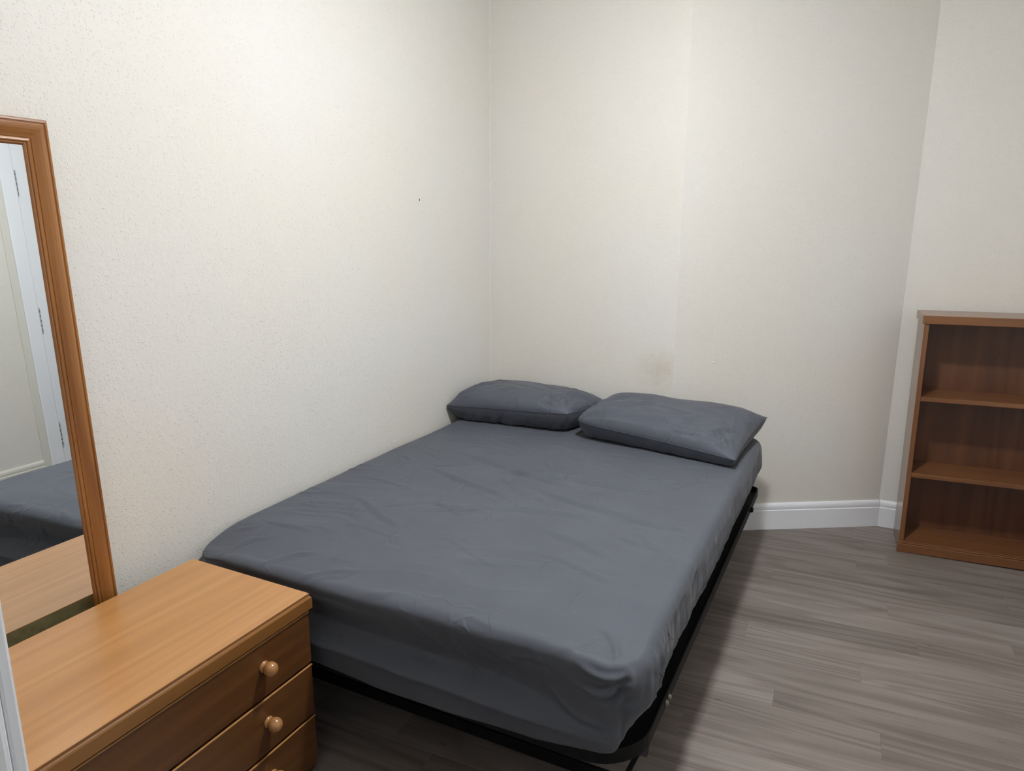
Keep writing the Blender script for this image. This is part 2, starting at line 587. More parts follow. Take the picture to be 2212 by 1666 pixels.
# right wall with a closed door; the door opening is left clear
DY0, DY1, DZ = -0.73, 0.03, 2.14
W_R1 = wall_prism('wall_right', (XR, YC), (XR, DY1 + 0.028), 0, CEIL, M_WALL)
W_R2 = wall_prism('wall_right', (XR, DY0 - 0.028), (XR, YF), 0, CEIL, M_WALL, e1=0.12)
W_R3 = wall_prism('wall_right', (XR, DY1 + 0.028), (XR, DY0 - 0.028), DZ + 0.028, CEIL, M_WALL)
# front wall with the open doorway the picture is taken through
OX0, OX1, OZ = 0.973, 1.905, 2.02
W_F1 = wall_prism('wall_front', (XR, YF), (OX1 + 0.03, YF), 0, CEIL, M_WALL, thick=0.25)
W_F2 = wall_prism('wall_front', (OX0 - 0.03, YF), (0, YF), 0, CEIL, M_WALL, thick=0.25)
W_F3 = wall_prism('wall_front', (OX1 + 0.03, YF), (OX0 - 0.03, YF), OZ + 0.03, CEIL, M_WALL, thick=0.25)

# hall behind the camera
HX0, HX1, HY0 = 0.35, 2.75, -4.70
wall_prism('wall_hall_left', (HX0, HY0), (HX0, YF2), 0, CEIL, M_WALL)
wall_prism('wall_hall_right', (HX1, YF2), (HX1, HY0), 0, CEIL, M_WALL)
wall_prism('wall_hall_back', (HX1, HY0), (HX0, HY0), 0, CEIL, M_WALL, e0=0.1, e1=0.1)
struct(box('ceiling', (-0.1, XR + 0.12, HY0 - 0.1, YC + 0.12, CEIL, CEIL + 0.08), M_CEIL))

# floor: dark bed with every plank laid on it
FLOOR = struct(box('floor', (-0.1, XR + 0.1, HY0 - 0.1, YC + 0.1, -0.06, -0.012), M_SUB))
SLOPE, PW, PL = 0.05, 0.121, 1.22
ANG = math.atan(SLOPE)
ca, sa = math.cos(ANG), math.sin(ANG)
step = PW * ca
joint = {0: 1.81, 1: 2.355, 2: 1.49, 3: 1.93, 4: 2.32, 5: 2.02, 6: 1.458, 7: 1.84, 8: 2.30, 9: 1.596, 10: 1.90, 11: 1.36, 12: 2.1}
def clip_poly(poly, a, b, c):      # keep a*x+b*y<=c
    out = []
    for i in range(len(poly)):
        p, q = poly[i], poly[(i + 1) % len(poly)]
        dp, dq = a * p[0] + b * p[1] - c, a * q[0] + b * q[1] - c
        if dp <= 0:
            out.append(p)
        if dp * dq < 0:
            t = dp / (dp - dq)
            out.append((p[0] + t * (q[0] - p[0]), p[1] + t * (q[1] - p[1])))
    return out
plank_mesh = None
rnd = random.Random(11)
CH_ = 0.0007
for k in range(-6, 40):
    # row k lies between boundaries y = SLOPE*x - PW*k and PW*(k+1)
    jx = joint.get(k, None)
    if jx is None:
        jx = rnd.uniform(0, PL)
    # along-row coordinate s measured from x=0 foot on the upper boundary
    s0 = jx / ca
    while s0 > -0.2:
        s0 -= PL
    while s0 < XR + 0.4:
        ox, oy = s0 * ca, -PW * k + s0 * sa            # upper-left corner of the plank
        corners = [(0, 0), (PL, 0), (PL, -step), (0, -step)]
        wp = [(ox + x * ca - y * sa, oy + x * sa + y * ca) for x, y in corners]
        s0 += PL
        cp = wp
        ymin_clip = HY0 if k > 20 else -9
        for (a, b, c) in ((-1, 0, 0.0), (1, 0, XR), (0, 1, YC), (0, -1, -HY0)):
            cp = clip_poly(cp, a, b, c)
            if not cp:
                break
        # angled wall: drop the planks wholly behind it, trim the rest to its line
        if cp:
            tx, ty = BCX - SEAM_X, YC
            nn = math.hypot(tx, ty); nx, ny = -ty / nn, tx / nn
            if all(p[0] < SEAM_X or nx * (p[0] - SEAM_X) + ny * p[1] > 0 for p in cp) and all(p[1] > 0 for p in cp):
                continue
        if not cp or len(cp) < 3:
            continue
        full = (len(cp) == 4 and all(abs(p[0] - q[0]) + abs(p[1] - q[1]) < 1e-6 for p, q in zip(cp, wp)))
        if full and plank_mesh is not None:
            o = bpy.data.objects.new('plank', plank_mesh)
            link(o, FLOOR)
        else:
            loc = [((px - ox) * ca + (py - oy) * sa, -(px - ox) * sa + (py - oy) * ca) for px, py in cp]
            bm = bmesh.new()
            bot = [bm.verts.new((x, y, -0.012)) for x, y in loc]
            f = bm.faces.new(bot)
            ext = bmesh.ops.extrude_face_region(bm, geom=[f])
            topv = [g for g in ext['geom'] if isinstance(g, bmesh.types.BMVert)]
            for v in topv:
                v.co.z = 0.0
            bm.verts.ensure_lookup_table()
            topf = [g for g in ext['geom'] if isinstance(g, bmesh.types.BMFace)][0]
            try:
                bmesh.ops.bevel(bm, geom=list(topf.edges), offset=CH_, segments=1, affect='EDGES')
            except Exception:
                pass
            o = bm_obj('plank', bm, M_PLANK, FLOOR)
            if full:
                plank_mesh = o.data
        o.location = (ox, oy, 0)
        o.rotation_euler = (0, 0, ANG)

# skirting boards: plain board, small bead, ogee top
def skirting_profile(h=0.134, t=0.016):
    return [(0, 0.0), (t, 0.0), (t, h - 0.036), (t - 0.0045, h - 0.033), (t - 0.0030, h - 0.027), (t - 0.0025, h - 0.019), (t - 0.004, h - 0.011),
            (t - 0.007, h - 0.005), (t - 0.0105, h - 0.001), (t - 0.013, h), (0, h)]
SK = skirting_profile()
struct(sweep('baseboard_left', [(0.0, YF), (0.0, 0.0)], SK, M_WHITE))
struct(sweep('baseboard_back', [(0.017, 0.0), (SEAM_X, 0.0)], SK, M_WHITE))
def mitre_piece(name, a, b, prev=None, nxt=None):
    path = [Vector(a), Vector(b)]
    o = sweep(name, [a, b], SK, M_WHITE)
    return struct(o)
# angled and alcove boards: mitred where they meet
tA = (Vector((BCX, YC)) - Vector((SEAM_X, 0))).normalized()
struct(sweep('baseboard_angled', [(SEAM_X, 0.0), (BCX - 0.004, YC - 0.0025)], SK, M_WHITE))
struct(sweep('baseboard_alcove', [(BCX + 0.004, YC), (XR, YC)], SK, M_WHITE))
SKC = skirting_profile(0.235, 0.016)
struct(sweep('baseboard_right', [(XR, DY0 - 0.125), (XR, YF)], SKC, M_CREAM))
struct(sweep('baseboard_front', [(OX0 - 0.08, YF), (0.0, YF)], SK, M_WHITE))
# painted-over filler in the room corners
struct(box('trim_1', (-0.001, 0.0035, -0.0035, 0.001, 0.134, CEIL), M_CAULK, bevel=0.001))

# small blemishes on the paper
def blob(name, parent, p, r, mat):
    bm = bmesh.new()
    bmesh.ops.create_icosphere(bm, subdivisions=2, radius=1.0)
    for v in bm.verts:
        v.co = Vector((p[0] + v.co.x * r[0], p[1] + v.co.y * r[1], p[2] + v.co.z * r[2]))
    return bm_obj(name, bm, mat, parent, smooth=True)
blob('filled_hole', W_LEFT, (0.0, -0.865, 0.560), (0.003, 0.004, 0.007), M_FILL)
blob('nick', W_LEFT, (0.0005, -0.631, 1.566), (0.001, 0.0022, 0.006), M_DARK)
uB = 0.30
blob('filled_hole', W_ANG, (SEAM_X + tA.x * 0.1895, tA.y * 0.1895, 0.842), (0.006, 0.004, 0.004), M_FILL)

# doorway lining (the white post at the lower left edge of the picture)
door_lin = struct(empty('door_1', ((OX0 + OX1) / 2, (YF + YF2) / 2, 0)))
ox_, oy_ = door_lin.location.x, door_lin.location.y
def dbox(name, b, mat=M_WHITE, bevel=0.003, root=None):
    r = root.location
    return box(name, (b[0] - r.x, b[1] - r.x, b[2] - r.y, b[3] - r.y, b[4] - r.z, b[5] - r.z), mat, root, bevel=bevel)
dbox('jamb', (OX0 - 0.03, OX0, YF2, YF, 0, OZ), root=door_lin, bevel=0.002)
dbox('jamb', (OX1, OX1 + 0.03, YF2, YF, 0, OZ), root=door_lin, bevel=0.002)
dbox('head', (OX0 - 0.03, OX1 + 0.03, YF2, YF, OZ, OZ + 0.03), root=door_lin, bevel=0.002)
dbox('door_stop', (OX0, OX0 + 0.012, YF2, -2.889, 0, OZ), root=door_lin, bevel=0.002)
dbox('door_stop', (OX1 - 0.012, OX1, YF2, YF2 + 0.045, 0, OZ), root=door_lin, bevel=0.002)
for (a, b) in ((OX0 - 0.075, OX0 - 0.0005), (OX1 + 0.006, OX1 + 0.075)):
    dbox('architrave', (a, b, YF, YF + 0.016, 0, OZ + 0.07), root=door_lin, bevel=0.004)
dbox('architrave', (OX0 - 0.006, OX1 + 0.006, YF, YF + 0.016, OZ + 0.006, OZ + 0.07), root=door_lin, bevel=0.004)

# closed white door in the right wall, seen in the mirror
d2 = struct(empty('door_2', (XR, (DY0 + DY1) / 2, 0)))
dbox('leaf', (XR + 0.004, XR + 0.044, DY0 + 0.005, DY1 - 0.004, 0.006, DZ - 0.003), root=d2, bevel=0.003)
dbox('jamb', (XR - 0.003, XR + 0.06, DY0 - 0.028, DY0, 0, DZ), root=d2, bevel=0.003)
dbox('jamb', (XR - 0.003, XR + 0.06, DY1, DY1 + 0.028, 0, DZ), root=d2, bevel=0.003)
dbox('head', (XR - 0.003, XR + 0.06, DY0 - 0.028, DY1 + 0.028, DZ, DZ + 0.028), root=d2, bevel=0.003)
dbox('architrave', (XR - 0.02, XR, DY0 - 0.085, DY0 - 0.006, 0, DZ + 0.085), root=d2, bevel=0.006)
dbox('architrave', (XR - 0.02, XR, DY1 + 0.006, DY1 + 0.085, 0, DZ + 0.085), root=d2, bevel=0.006)
dbox('architrave', (XR - 0.02, XR, DY0 - 0.006, DY1 + 0.006, DZ + 0.006, DZ + 0.085), root=d2, bevel=0.006)
dbox('edge_strip', (XR - 0.012, XR, DY0 - 0.125, DY0 - 0.085, 0, DZ + 0.1), M_CREAM, root=d2, bevel=0.003)
for zc in (1.86, 1.07, 0.37):
    h = None
    for i in range(5):
        z0 = zc - 0.07 + i * 0.028
        prof = [(0.0065, z0 + 0.0006), (0.0065, z0 + 0.0274)]
        k = lathe('hinge' if h is None else 'knuckle', prof, M_HINGE, d2 if h is None else h, n=12, origin=(-0.006, DY0 - d2.location.y, 0))
        if h is None:
            h = k

# ------------------------------------------------------------------ ceiling lamp and added hall fill
def fill_globe(name, pos, r, color, strength, label):
    root = empty(name, (pos[0], pos[1], CEIL))
    dz = pos[2] - CEIL
    lathe('ceiling_rose', [(0.045, 0), (0.045, -0.012), (0.02, -0.028)], M_WHITE, root)
    lathe('cord', [(0.004, -0.02), (0.004, dz + r + 0.01)], M_WHITE, root, n=10)
    lathe('lamp_holder', [(0.02, dz + r + 0.04), (0.024, dz + r - 0.006)], M_WHITE, root, n=20)
    bm = bmesh.new()
    bmesh.ops.create_icosphere(bm, subdivisions=2, radius=r)
    for v in bm.verts:
        v.co.z += dz
    bm_obj('globe', bm, emit_mat(name + '_glow', color, strength), root, smooth=True)
    return tag(root, label, 'lamp')
def dome_lamp(name, pos, a, b, color, strength, label):
    root = empty(name, (pos[0], pos[1], CEIL))
    lathe('base_plate', [(a + 0.012, 0.0), (a + 0.012, -0.014), (a + 0.002, -0.020)], M_WHITE, root, n=40)
    prof = [(a * math.cos(t), -0.019 - b * math.sin(t)) for t in [math.radians(x) for x in range(0, 90, 9)]] + [(0.002, -0.019 - b)]
    lathe('diffuser', prof, emit_mat(name + '_glow', color, strength), root, n=40)
    return tag(root, label, 'lamp')
dome_lamp('ceiling_lamp', LAMP_POS, 0.091, 0.044, LAMP_COLOR, LAMP_STRENGTH, 'shallow white dome lamp fixed to the bedroom ceiling')
fill_globe('hall_fill', HALL_POS, 0.12, HALL_COLOR, HALL_STRENGTH, 'cool white fill globe added in the unseen hall behind the doorway')  # added source: weak cool fill through the doorway from the unseen hall

# ------------------------------------------------------------------ bed frame
BX0, BX1, BY0, BY1 = 0.02, 1.387, -1.915, -0.012
bed = tag(empty('bed_frame', (0.7, -0.96, 0)), 'black metal folding bed frame under the charcoal mattress', 'bed')
bx, by = bed.location.x, bed.location.y
def rrect(x0, x1, y0, y1, r, n=10):
    pts = []
    for (cx, cy, a0) in ((x1 - r, y1 - r, 90), (x1 - r, y0 + r, 0), (x0 + r, y0 + r, -90), (x0 + r, y1 - r, -180)):
        for i in range(n + 1):
            a = math.radians(a0 - 90 * i / n)
            pts.append((cx + r * math.cos(a) - bx, cy + r * math.sin(a) - by))
    return pts
def rrect_foot(r_head, r_foot, n=10):
    pts = []
    for (cx, cy, a0, r) in ((BX1, BY1, 90, r_head), (BX1, BY0, 0, r_foot), (BX0, BY0, -90, r_foot), (BX0, BY1, -180, r_head)):
        ccx = cx - r if cx == BX1 else cx + r
        ccy = cy - r if cy == BY1 else cy + r
        for i in range(n + 1):
            a = math.radians(a0 - 90 * i / n)
            pts.append((ccx + r * math.cos(a) - bx, ccy + r * math.sin(a) - by))
    return pts
# clockwise path: right-hand side of travel is inwards
RZ0, RZ1 = 0.272, 0.308
sweep('side_rail', rrect_foot(0.03, 0.13), [(0, RZ0), (0, RZ1 - 0.002), (0.0015, RZ1), (0.004, RZ1), (0.0055, RZ1 - 0.002), (0.0055, RZ0 + 0.006), (0.035, RZ0 + 0.006), (0.035, RZ0)], M_BLACK, bed, closed=True)
# black deck the mattress lies on
sweep_pts = rrect_foot(0.028, 0.125)
dk = []
cx_, cy_ = (BX0 + BX1) / 2 - bx, (BY0 + BY1) / 2 - by
for (px, py) in sweep_pts:
    dk.append((px - math.copysign(0.0065, px - cx_), py - math.copysign(0.0065, py - cy_)))
bm = bmesh.new()
lo = [bm.verts.new((x, y, RZ0 + 0.0065)) for x, y in dk]
hi = [bm.verts.new((x, y, RZ0 + 0.0115)) for x, y in dk]
bm.faces.new(lo[::-1]); bm.faces.new(hi)
for a in range(len(dk)):
    b = (a + 1) % len(dk)
    bm.faces.new((lo[a], lo[b], hi[b], hi[a]))
bm_obj('deck', bm, M_BLACK, bed)
def bar(name, p, q, wd, th, mat, parent, wdir=(0, 1, 0)):
    p, q = Vector(p), Vector(q)
    d = (q - p).normalized()
    a = Vector(wdir); a = (a - d * a.dot(d)).normalized()
    b = d.cross(a)
    vs = []
    for e in (p, q):
        for sx, sy in ((-1, -1), (1, -1), (1, 1), (-1, 1)):
            vs.append(e + a * sx * wd / 2 + b * sy * th / 2 - Vector((bx, by, 0)))
    bm = bmesh.new()
    bv = [bm.verts.new(v) for v in vs]
    for f in ((0, 1, 2, 3), (7, 6, 5, 4), (0, 4, 5, 1), (1, 5, 6, 2), (2, 6, 7, 3), (3, 7, 4, 0)):
        bm.faces.new([bv[i] for i in f])
    bmesh.ops.bevel(bm, geom=bm.edges[:], offset=min(wd, th) * 0.15, segments=1, affect='EDGES')
    return bm_obj(name, bm, mat, parent)
for (xs, sx) in ((BX1 - 0.012, -1), (BX0 + 0.012, 1)):
    for (yt, sy) in ((-1.805, 1), (-0.20, -1)):
        top = (xs, yt, RZ0 + 0.01)
        foot = (xs + sx * 0.095, yt + sy * 0.125, 0.003)
        bar('leg', top, foot, 0.028, 0.012, M_BLACK, bed, (0, 1, 0))
        if sy < 0:
            continue
        # gusset plate under the rail
        g = [(xs, yt - sy * 0.035), (xs, yt + sy * 0.085)]
        vs = []
        for dx in (-0.0025, 0.0025):
            for (yy, zz) in ((yt - sy * 0.035, RZ0), (yt + sy * 0.085, RZ0), (yt + sy * 0.03, RZ0 - 0.055)):
                vs.append((xs + dx - bx, yy - by, zz))
        bm = bmesh.new()
        bv = [bm.verts.new(v) for v in vs]
        for f in ((0, 1, 2), (5, 4, 3), (0, 3, 4, 1), (1, 4, 5, 2), (2, 5, 3, 0)):
            bm.faces.new([bv[i] for i in f])
        bm_obj('gusset', bm, M_BLACK, bed)
for yy in (-1.705, -0.30):
    bar('cross_bar', (BX0 + 0.088, yy, 0.060), (BX1 - 0.088, yy, 0.060), 0.014, 0.034, M_BLACK, bed, (0, 1, 0))
for (yy, mat) in ((-1.655, M_STEEL), (-1.628, M_STEEL)):
    b_ = lathe('bolt', [(0.0085, 0.0), (0.0085, 0.003), (0.0065, 0.0032), (0.0065, 0.007), (0.004, 0.0085)], mat, bed, n=12, axis='x', origin=(BX1 - bx, yy - by, 0.290))
lathe('pivot_cap', [(0.012, 0.0), (0.012, 0.008), (0.008, 0.012)], M_BLACK, bed, n=14, axis='x', origin=(BX1 - bx, -0.262 - by, 0.291))

# ------------------------------------------------------------------ mattress with its fitted sheet
MX0, MX1, MY0, MY1, MZ0, MZ1 = 0.022, 1.391, -1.932, -0.028, 0.285, 0.552
matt = tag(empty('mattress', (0.70, -0.96, MZ0)), 'double mattress in a charcoal grey fitted sheet', 'mattress')
mo = matt.location.copy()

def crease(x, y, segs):
    z = np.zeros_like(x)
    for (x0, y0, x1, y1, wd, amp) in segs:
        dx, dy = x1 - x0, y1 - y0
        ll = math.hypot(dx, dy)
        t = ((x - x0) * dx + (y - y0) * dy) / ll ** 2
        d = ((x - x0) * dy - (y - y0) * dx) / ll
        d = d + 0.012 * np.sin(t * 5 + x0 * 40)
        fade = sstep(0, .3, t) * sstep(1, .7, t)
        z += amp * fade * (np.exp(-(d / wd) ** 2) - 0.6 * np.exp(-((d - 1.6 * wd) / (1.3 * wd)) ** 2))
    return z

def build_sheet():
    nx, ny, nz = 200, 280, 46
    R, r = 0.085, 0.030
    idx = {}
    I, J, K = [], [], []
    def vid(i, j, k):
        key = (i, j, k)
        if key not in idx:
            idx[key] = len(I)
            I.append(i); J.append(j); K.append(k)
        return idx[key]
    faces = []
    for i in range(nx):
        for j in range(ny):
            faces.append((vid(i, j, nz), vid(i + 1, j, nz), vid(i + 1, j + 1, nz), vid(i, j + 1, nz)))
    for k in range(nz):
        for i in range(nx):
            faces.append((vid(i, 0, k), vid(i + 1, 0, k), vid(i + 1, 0, k + 1), vid(i, 0, k + 1)))
            faces.append((vid(i + 1, ny, k), vid(i, ny, k), vid(i, ny, k + 1), vid(i + 1, ny, k + 1)))
        for j in range(ny):
            faces.append((vid(nx, j, k), vid(nx, j + 1, k), vid(nx, j + 1, k + 1), vid(nx, j, k + 1)))
            faces.append((vid(0, j + 1, k), vid(0, j, k), vid(0, j, k + 1), vid(0, j + 1, k + 1)))
    I_, J_, K_ = np.array(I), np.array(J), np.array(K)
    X = MX0 + (MX1 - MX0) * I_ / nx
    Y = MY0 + (MY1 - MY0) * J_ / ny
    tK = K_ / nz                      # 0 hem .. 1 top
    top = K_ == nz
    # plan rounding
    qx = np.clip(X, MX0 + R, MX1 - R); qy = np.clip(Y, MY0 + R, MY1 - R)
    dx, dy = X - qx, Y - qy
    m = np.maximum(abs(dx), abs(dy)); ll = np.hypot(dx, dy) + 1e-12
    f = np.where(m > 0, m / ll, 1)
    PX, PY = qx + dx * f, qy + dy * f
    nx2, ny2 = dx / ll, dy / ll
    e = R - m                          # distance from the outline (valid near the edge)
    e = np.where(m > 0, e, 1.0)
    # height of the hem varies round the mattress
    onfoot = sstep(0.35, 0.95, -ny2)
    side = sstep(0.35, 0.95, nx2)
    hem = 0.30 + 0 * X
    hf = np.interp(PX, [0, .5, .68, .92, 1.16, 1.32, 1.4], [.29, .289, .274, .277, .293, .322, .34])
    hs = 0.346 + 0.014 * sstep(-1.2, -1.6, PY) + 0.010 * vnoise(PY * 16, PY * 0 + 3.3, seed=5) + 0.016 * np.exp(-((PY + 1.70) / 0.03) ** 2)
    hs = np.where(PY > -0.35, hs - 0.02 * sstep(-.35, 0, PY), hs)
    hem = hem * (1 - onfoot) + hf * onfoot
    hem = hem * (1 - side) + hs * side
    Z = hem + (MZ1 - hem) * tK
    # rounded top edge
    th = np.where(top, np.clip(1 - e / r, 0, 1) * math.pi / 4, 0)
    depth = MZ1 - Z
    th = np.where(~top & (depth < r), math.pi / 4 + depth / r * math.pi / 4, np.where(top, th, math.pi / 2))
    arc = (top & (e < r)) | (~top & (depth < r))
    offs = np.where(arc, -(r - r * np.sin(th)), 0)      # relative to the outline
    # place arc points from the outline
    outx, outy = PX + nx2 * np.where(top & (e < r), e, 0), PY + ny2 * np.where(top & (e < r), e, 0)
    PX = np.where(arc, outx + nx2 * offs, PX); PY = np.where(arc, outy + ny2 * offs, PY)
    Z = np.where(arc, MZ1 - r + r * np.cos(th), Z)
    wtop = np.where(top, sstep(0, .06, e), 0)
    wz = np.clip((Z - hem) / (MZ1 - r - hem), 0, 1)          # 1 on the top and its rounded edge, fading to the hem
    # ---- top: gentle hollows, long shallow creases and short crinkles
    zt = (0.006 * vnoise(PX * 2.2, PY * 2.0, seed=1) - 0.003) * sstep(-.35, -.7, PY) - 0.002 * sstep(-.7, -.35, PY) + 0.0022 * vnoise(PX * 6 + PY * 2, PY * 7, seed=2)
    rot = 0.35
    a_ = PX * math.cos(rot) + PY * math.sin(rot); b_ = -PX * math.sin(rot) + PY * math.cos(rot)
    rid = 1 - abs(vnoise(a_ * 3.2, b_ * 17 + 2 * vnoise(a_ * 3, b_ * 3, seed=9), seed=3))
    msk = sstep(-.1, .7, vnoise(PX * 3, PY * 3, seed=4))
    zt += 0.0055 * rid ** 5 * msk
    segs = [(.20, -.80, .95, -1.02, .012, .0035), (.30, -.62, .62, -.72, .010, .003), (.45, -.95, 1.25, -.92, .012, .0035),
            (.70, -1.05, 1.28, -1.22, .013, .0035), (.25, -1.00, .75, -1.22, .012, .003), (.80, -.70, 1.28, -.80, .010, .003),
            (.18, -1.40, .55, -1.55, .012, .0025), (.9, -1.35, 1.2, -1.5, .012, .0025), (.55, -.55, .85, -.62, .009, .0025),
            (.12, -.70, .4, -.66, .010, .003), (1.0, -.85, 1.34, -.70, .010, .003), (.6, -1.3, 1.1, -1.22, .012, .0028)]
    rr = random.Random(8)
    for _ in range(46):
        cx, cy = rr.uniform(.1, 1.3), rr.uniform(-1.85, -.5)
        a = rr.gauss(-0.25, 0.5); l_ = rr.uniform(.05, .16)
        segs.append((cx - l_ * math.cos(a), cy - l_ * math.sin(a), cx + l_ * math.cos(a), cy + l_ * math.sin(a), rr.uniform(.006, .009), rr.uniform(.0010, .0022)))
    zt += 2.2 * crease(PX, PY, segs)
    # tucks that pull from the foot edge near the chest of drawers, and at the foot corner
    foot_segs = [(.28, -1.93, .42, -1.80, .008, .006), (.42, -1.93, .60, -1.84, .008, .007), (.50, -1.93, .58, -1.83, .007, .004),
                 (.12, -1.93, .22, -1.78, .008, .005), (.06, -1.80, .16, -1.70, .008, .005), (1.18, -1.93, 1.30, -1.84, .008, .005), (1.25, -1.80, 1.36, -1.92, .008, .006),
                 (.68, -1.93, .76, -1.87, .006, .004), (.95, -1.925, 1.05, -1.90, .006, .004)]
    zt += crease(PX, PY, foot_segs) * sstep(-1.6, -1.85, PY)
    Z = Z + zt * np.where(top, np.clip(0.35 + wtop, 0, 1), 0.35 * wz ** 2)
    # the foot edge sinks a little towards the middle
    foot_edge = sstep(-1.78, -1.93, PY)
    Z = Z - 0.012 * foot_edge * wz * (0.5 + 0.5 * np.sin(PX * 3.2 + .4)) - 0.005 * foot_edge * wz ** 2 * vnoise(PX * 7, PX * 0, seed=12)
    # the wall-side foot corner is rounded right down
    dc = np.hypot(PX - 0.02, PY + 1.95)
    Z = Z - 0.030 * np.exp(-(dc / 0.13) ** 2) * wz
    dc = np.hypot(PX - 1.40, PY + 1.94)
    Z = Z - 0.012 * np.exp(-(dc / 0.10) ** 2) * wz
    # ---- sides: outward offset
    z_rel = Z
    sidew = np.where(top, 0, 1) * sstep(0.01, .05, MZ1 - Z)
    zr = 0.362 - 0.018 * (PX - .5) + 0.004 * vnoise(PX * 4, PX * 0, seed=14)       # lower edge of the fold
    zu = zr + 0.042 + 0.006 * np.sin(PX * 7)
    D = 0.044 * sstep(1.32, 1.00, PX) + 0.008
    inward = -D * sstep(0.0, 1.0, np.clip((0.535 - z_rel) / (0.535 - zu), 0, 1))
    band = -D * (1 - np.clip((zu - z_rel) / (zu - zr - 0.002), 0, 1) ** 1.3) + 0.016 * np.clip((zu - z_rel) / (zu - zr), 0, 1) * sstep(1.28, 1.05, PX)
    below = 0.016 * sstep(1.28, 1.05, PX) - 0.022 * sstep(1.30, 1.02, PX) * sstep(zr, zr - 0.010, z_rel) - 0.010 * np.clip((zr - z_rel) / 0.08, 0, 1)
    o_foot = np.where(z_rel > zu, inward, np.where(z_rel > zr, band, below))
    # second short fold next to the chest
    zr2 = 0.490 - 0.11 * np.clip(PX - .50, 0, .3)
    fold2 = sstep(zr2 + 0.018, zr2, z_rel) * sstep(zr2 - .022, zr2 - .004, z_rel)
    o_foot = o_foot + 0.007 * fold2 * sstep(.68, .58, PX)
    # slanting short fold towards the right end
    o_foot = o_foot + crease(PX, z_rel, [(1.16, .43, 1.34, .372, .007, .006), (.80, .50, .92, .44, .008, .004), (.52, .40, .66, .385, .006, .004), (1.0, .52, 1.12, .46, .008, .004), (1.05, .50, 1.2, .49, .007, .004), (1.12, .54, 1.2, .47, .006, .004)])
    o_foot = o_foot + 0.0022 * vnoise(PX * 9 + z_rel * 8, z_rel * 14, seed=21) + 0.0012 * (1 - abs(vnoise(PX * 14 + z_rel * 22, z_rel * 20, seed=22))) ** 4
    # gathered tuck at the near corner
    o_foot = o_foot + 1.5 * crease(PX, z_rel, [(1.385, .508, 1.22, .540, .007, .006), (1.385, .502, 1.25, .458, .007, .007), (1.38, .497, 1.30, .425, .007, .006)])
    o_foot = o_foot - 0.016 * np.exp(-(((PX - 1.348) / 0.017) ** 2 + ((z_rel - .482) / 0.014) ** 2))
    s_ = PY
    near = sstep(-1.45, -1.80, s_)
    gath = (1 - abs(vnoise(s_ * 24 + (0.55 - z_rel) * 6, z_rel * 2.2, seed=31))) ** 3
    fine = (1 - abs(vnoise(s_ * 46 + (0.55 - z_rel) * 3, z_rel * 3, seed=33))) ** 3
    hfade = sstep(.36, .46, z_rel)
    o_side = 0.012 * gath * (0.30 + 0.70 * near) * hfade + 0.0035 * fine * hfade + 0.003 * vnoise(s_ * 5, z_rel * 6, seed=32)
    o_side = o_side - 0.030 * sstep(.44, .34, z_rel)
    o_side = o_side + 0.006 * np.exp(-((z_rel - .44) / .05) ** 2)
    off = (o_foot * onfoot + o_side * side) * sidew
    # pinched knot of cloth at the near foot corner
    cw = np.clip(1 - abs(nx2 + ny2) / 0.9, 0, 1) * (nx2 > 0.1) * (ny2 < -0.1)
    kn = np.exp(-((Z - 0.487) / 0.018) ** 2)
    off = off + np.where(top, 0, 1) * cw * (0.005 * kn - 0.007 * np.exp(-((Z - 0.455) / 0.016) ** 2) - 0.006 * np.exp(-((ny2 + 0.80) / 0.07) ** 2) * sstep(.54, .50, Z))
    PX = PX + nx2 * off; PY = PY + ny2 * off
    PX = np.maximum(PX, 0.006)
    PY = np.where(PX < 0.56, np.maximum(PY, -1.961), PY)
    co = np.stack([PX - mo.x, PY - mo.y, Z - mo.z], 1)
    # hem turned under
    ring = [(i, 0, 0) for i in range(nx)] + [(nx, j, 0) for j in range(ny)] + [(i, ny, 0) for i in range(nx, 0, -1)] + [(0, j, 0) for j in range(ny, 0, -1)]
    ids = [idx[k] for k in ring]
    base = len(co)
    ins = co[ids].copy()
    ins[:, 0] -= nx2[ids] * 0.03; ins[:, 1] -= ny2[ids] * 0.03; ins[:, 2] += 0.004
    co = np.vstack([co, ins])
    nr = len(ids)
    for a in range(nr):
        b = (a + 1) % nr
        faces.append((ids[b], ids[a], base + a, base + b))
    return mesh_obj('fitted_sheet', co, faces, M_SHEET, matt, smooth=True)
build_sheet()
box('mattress_core', (MX0 + 0.06 - mo.x, MX1 - 0.06 - mo.x, MY0 + 0.075 - mo.y, MY1 - 0.04 - mo.y, 0.0065, 0.215), M_TICK, matt, bevel=0.03, seg=3)

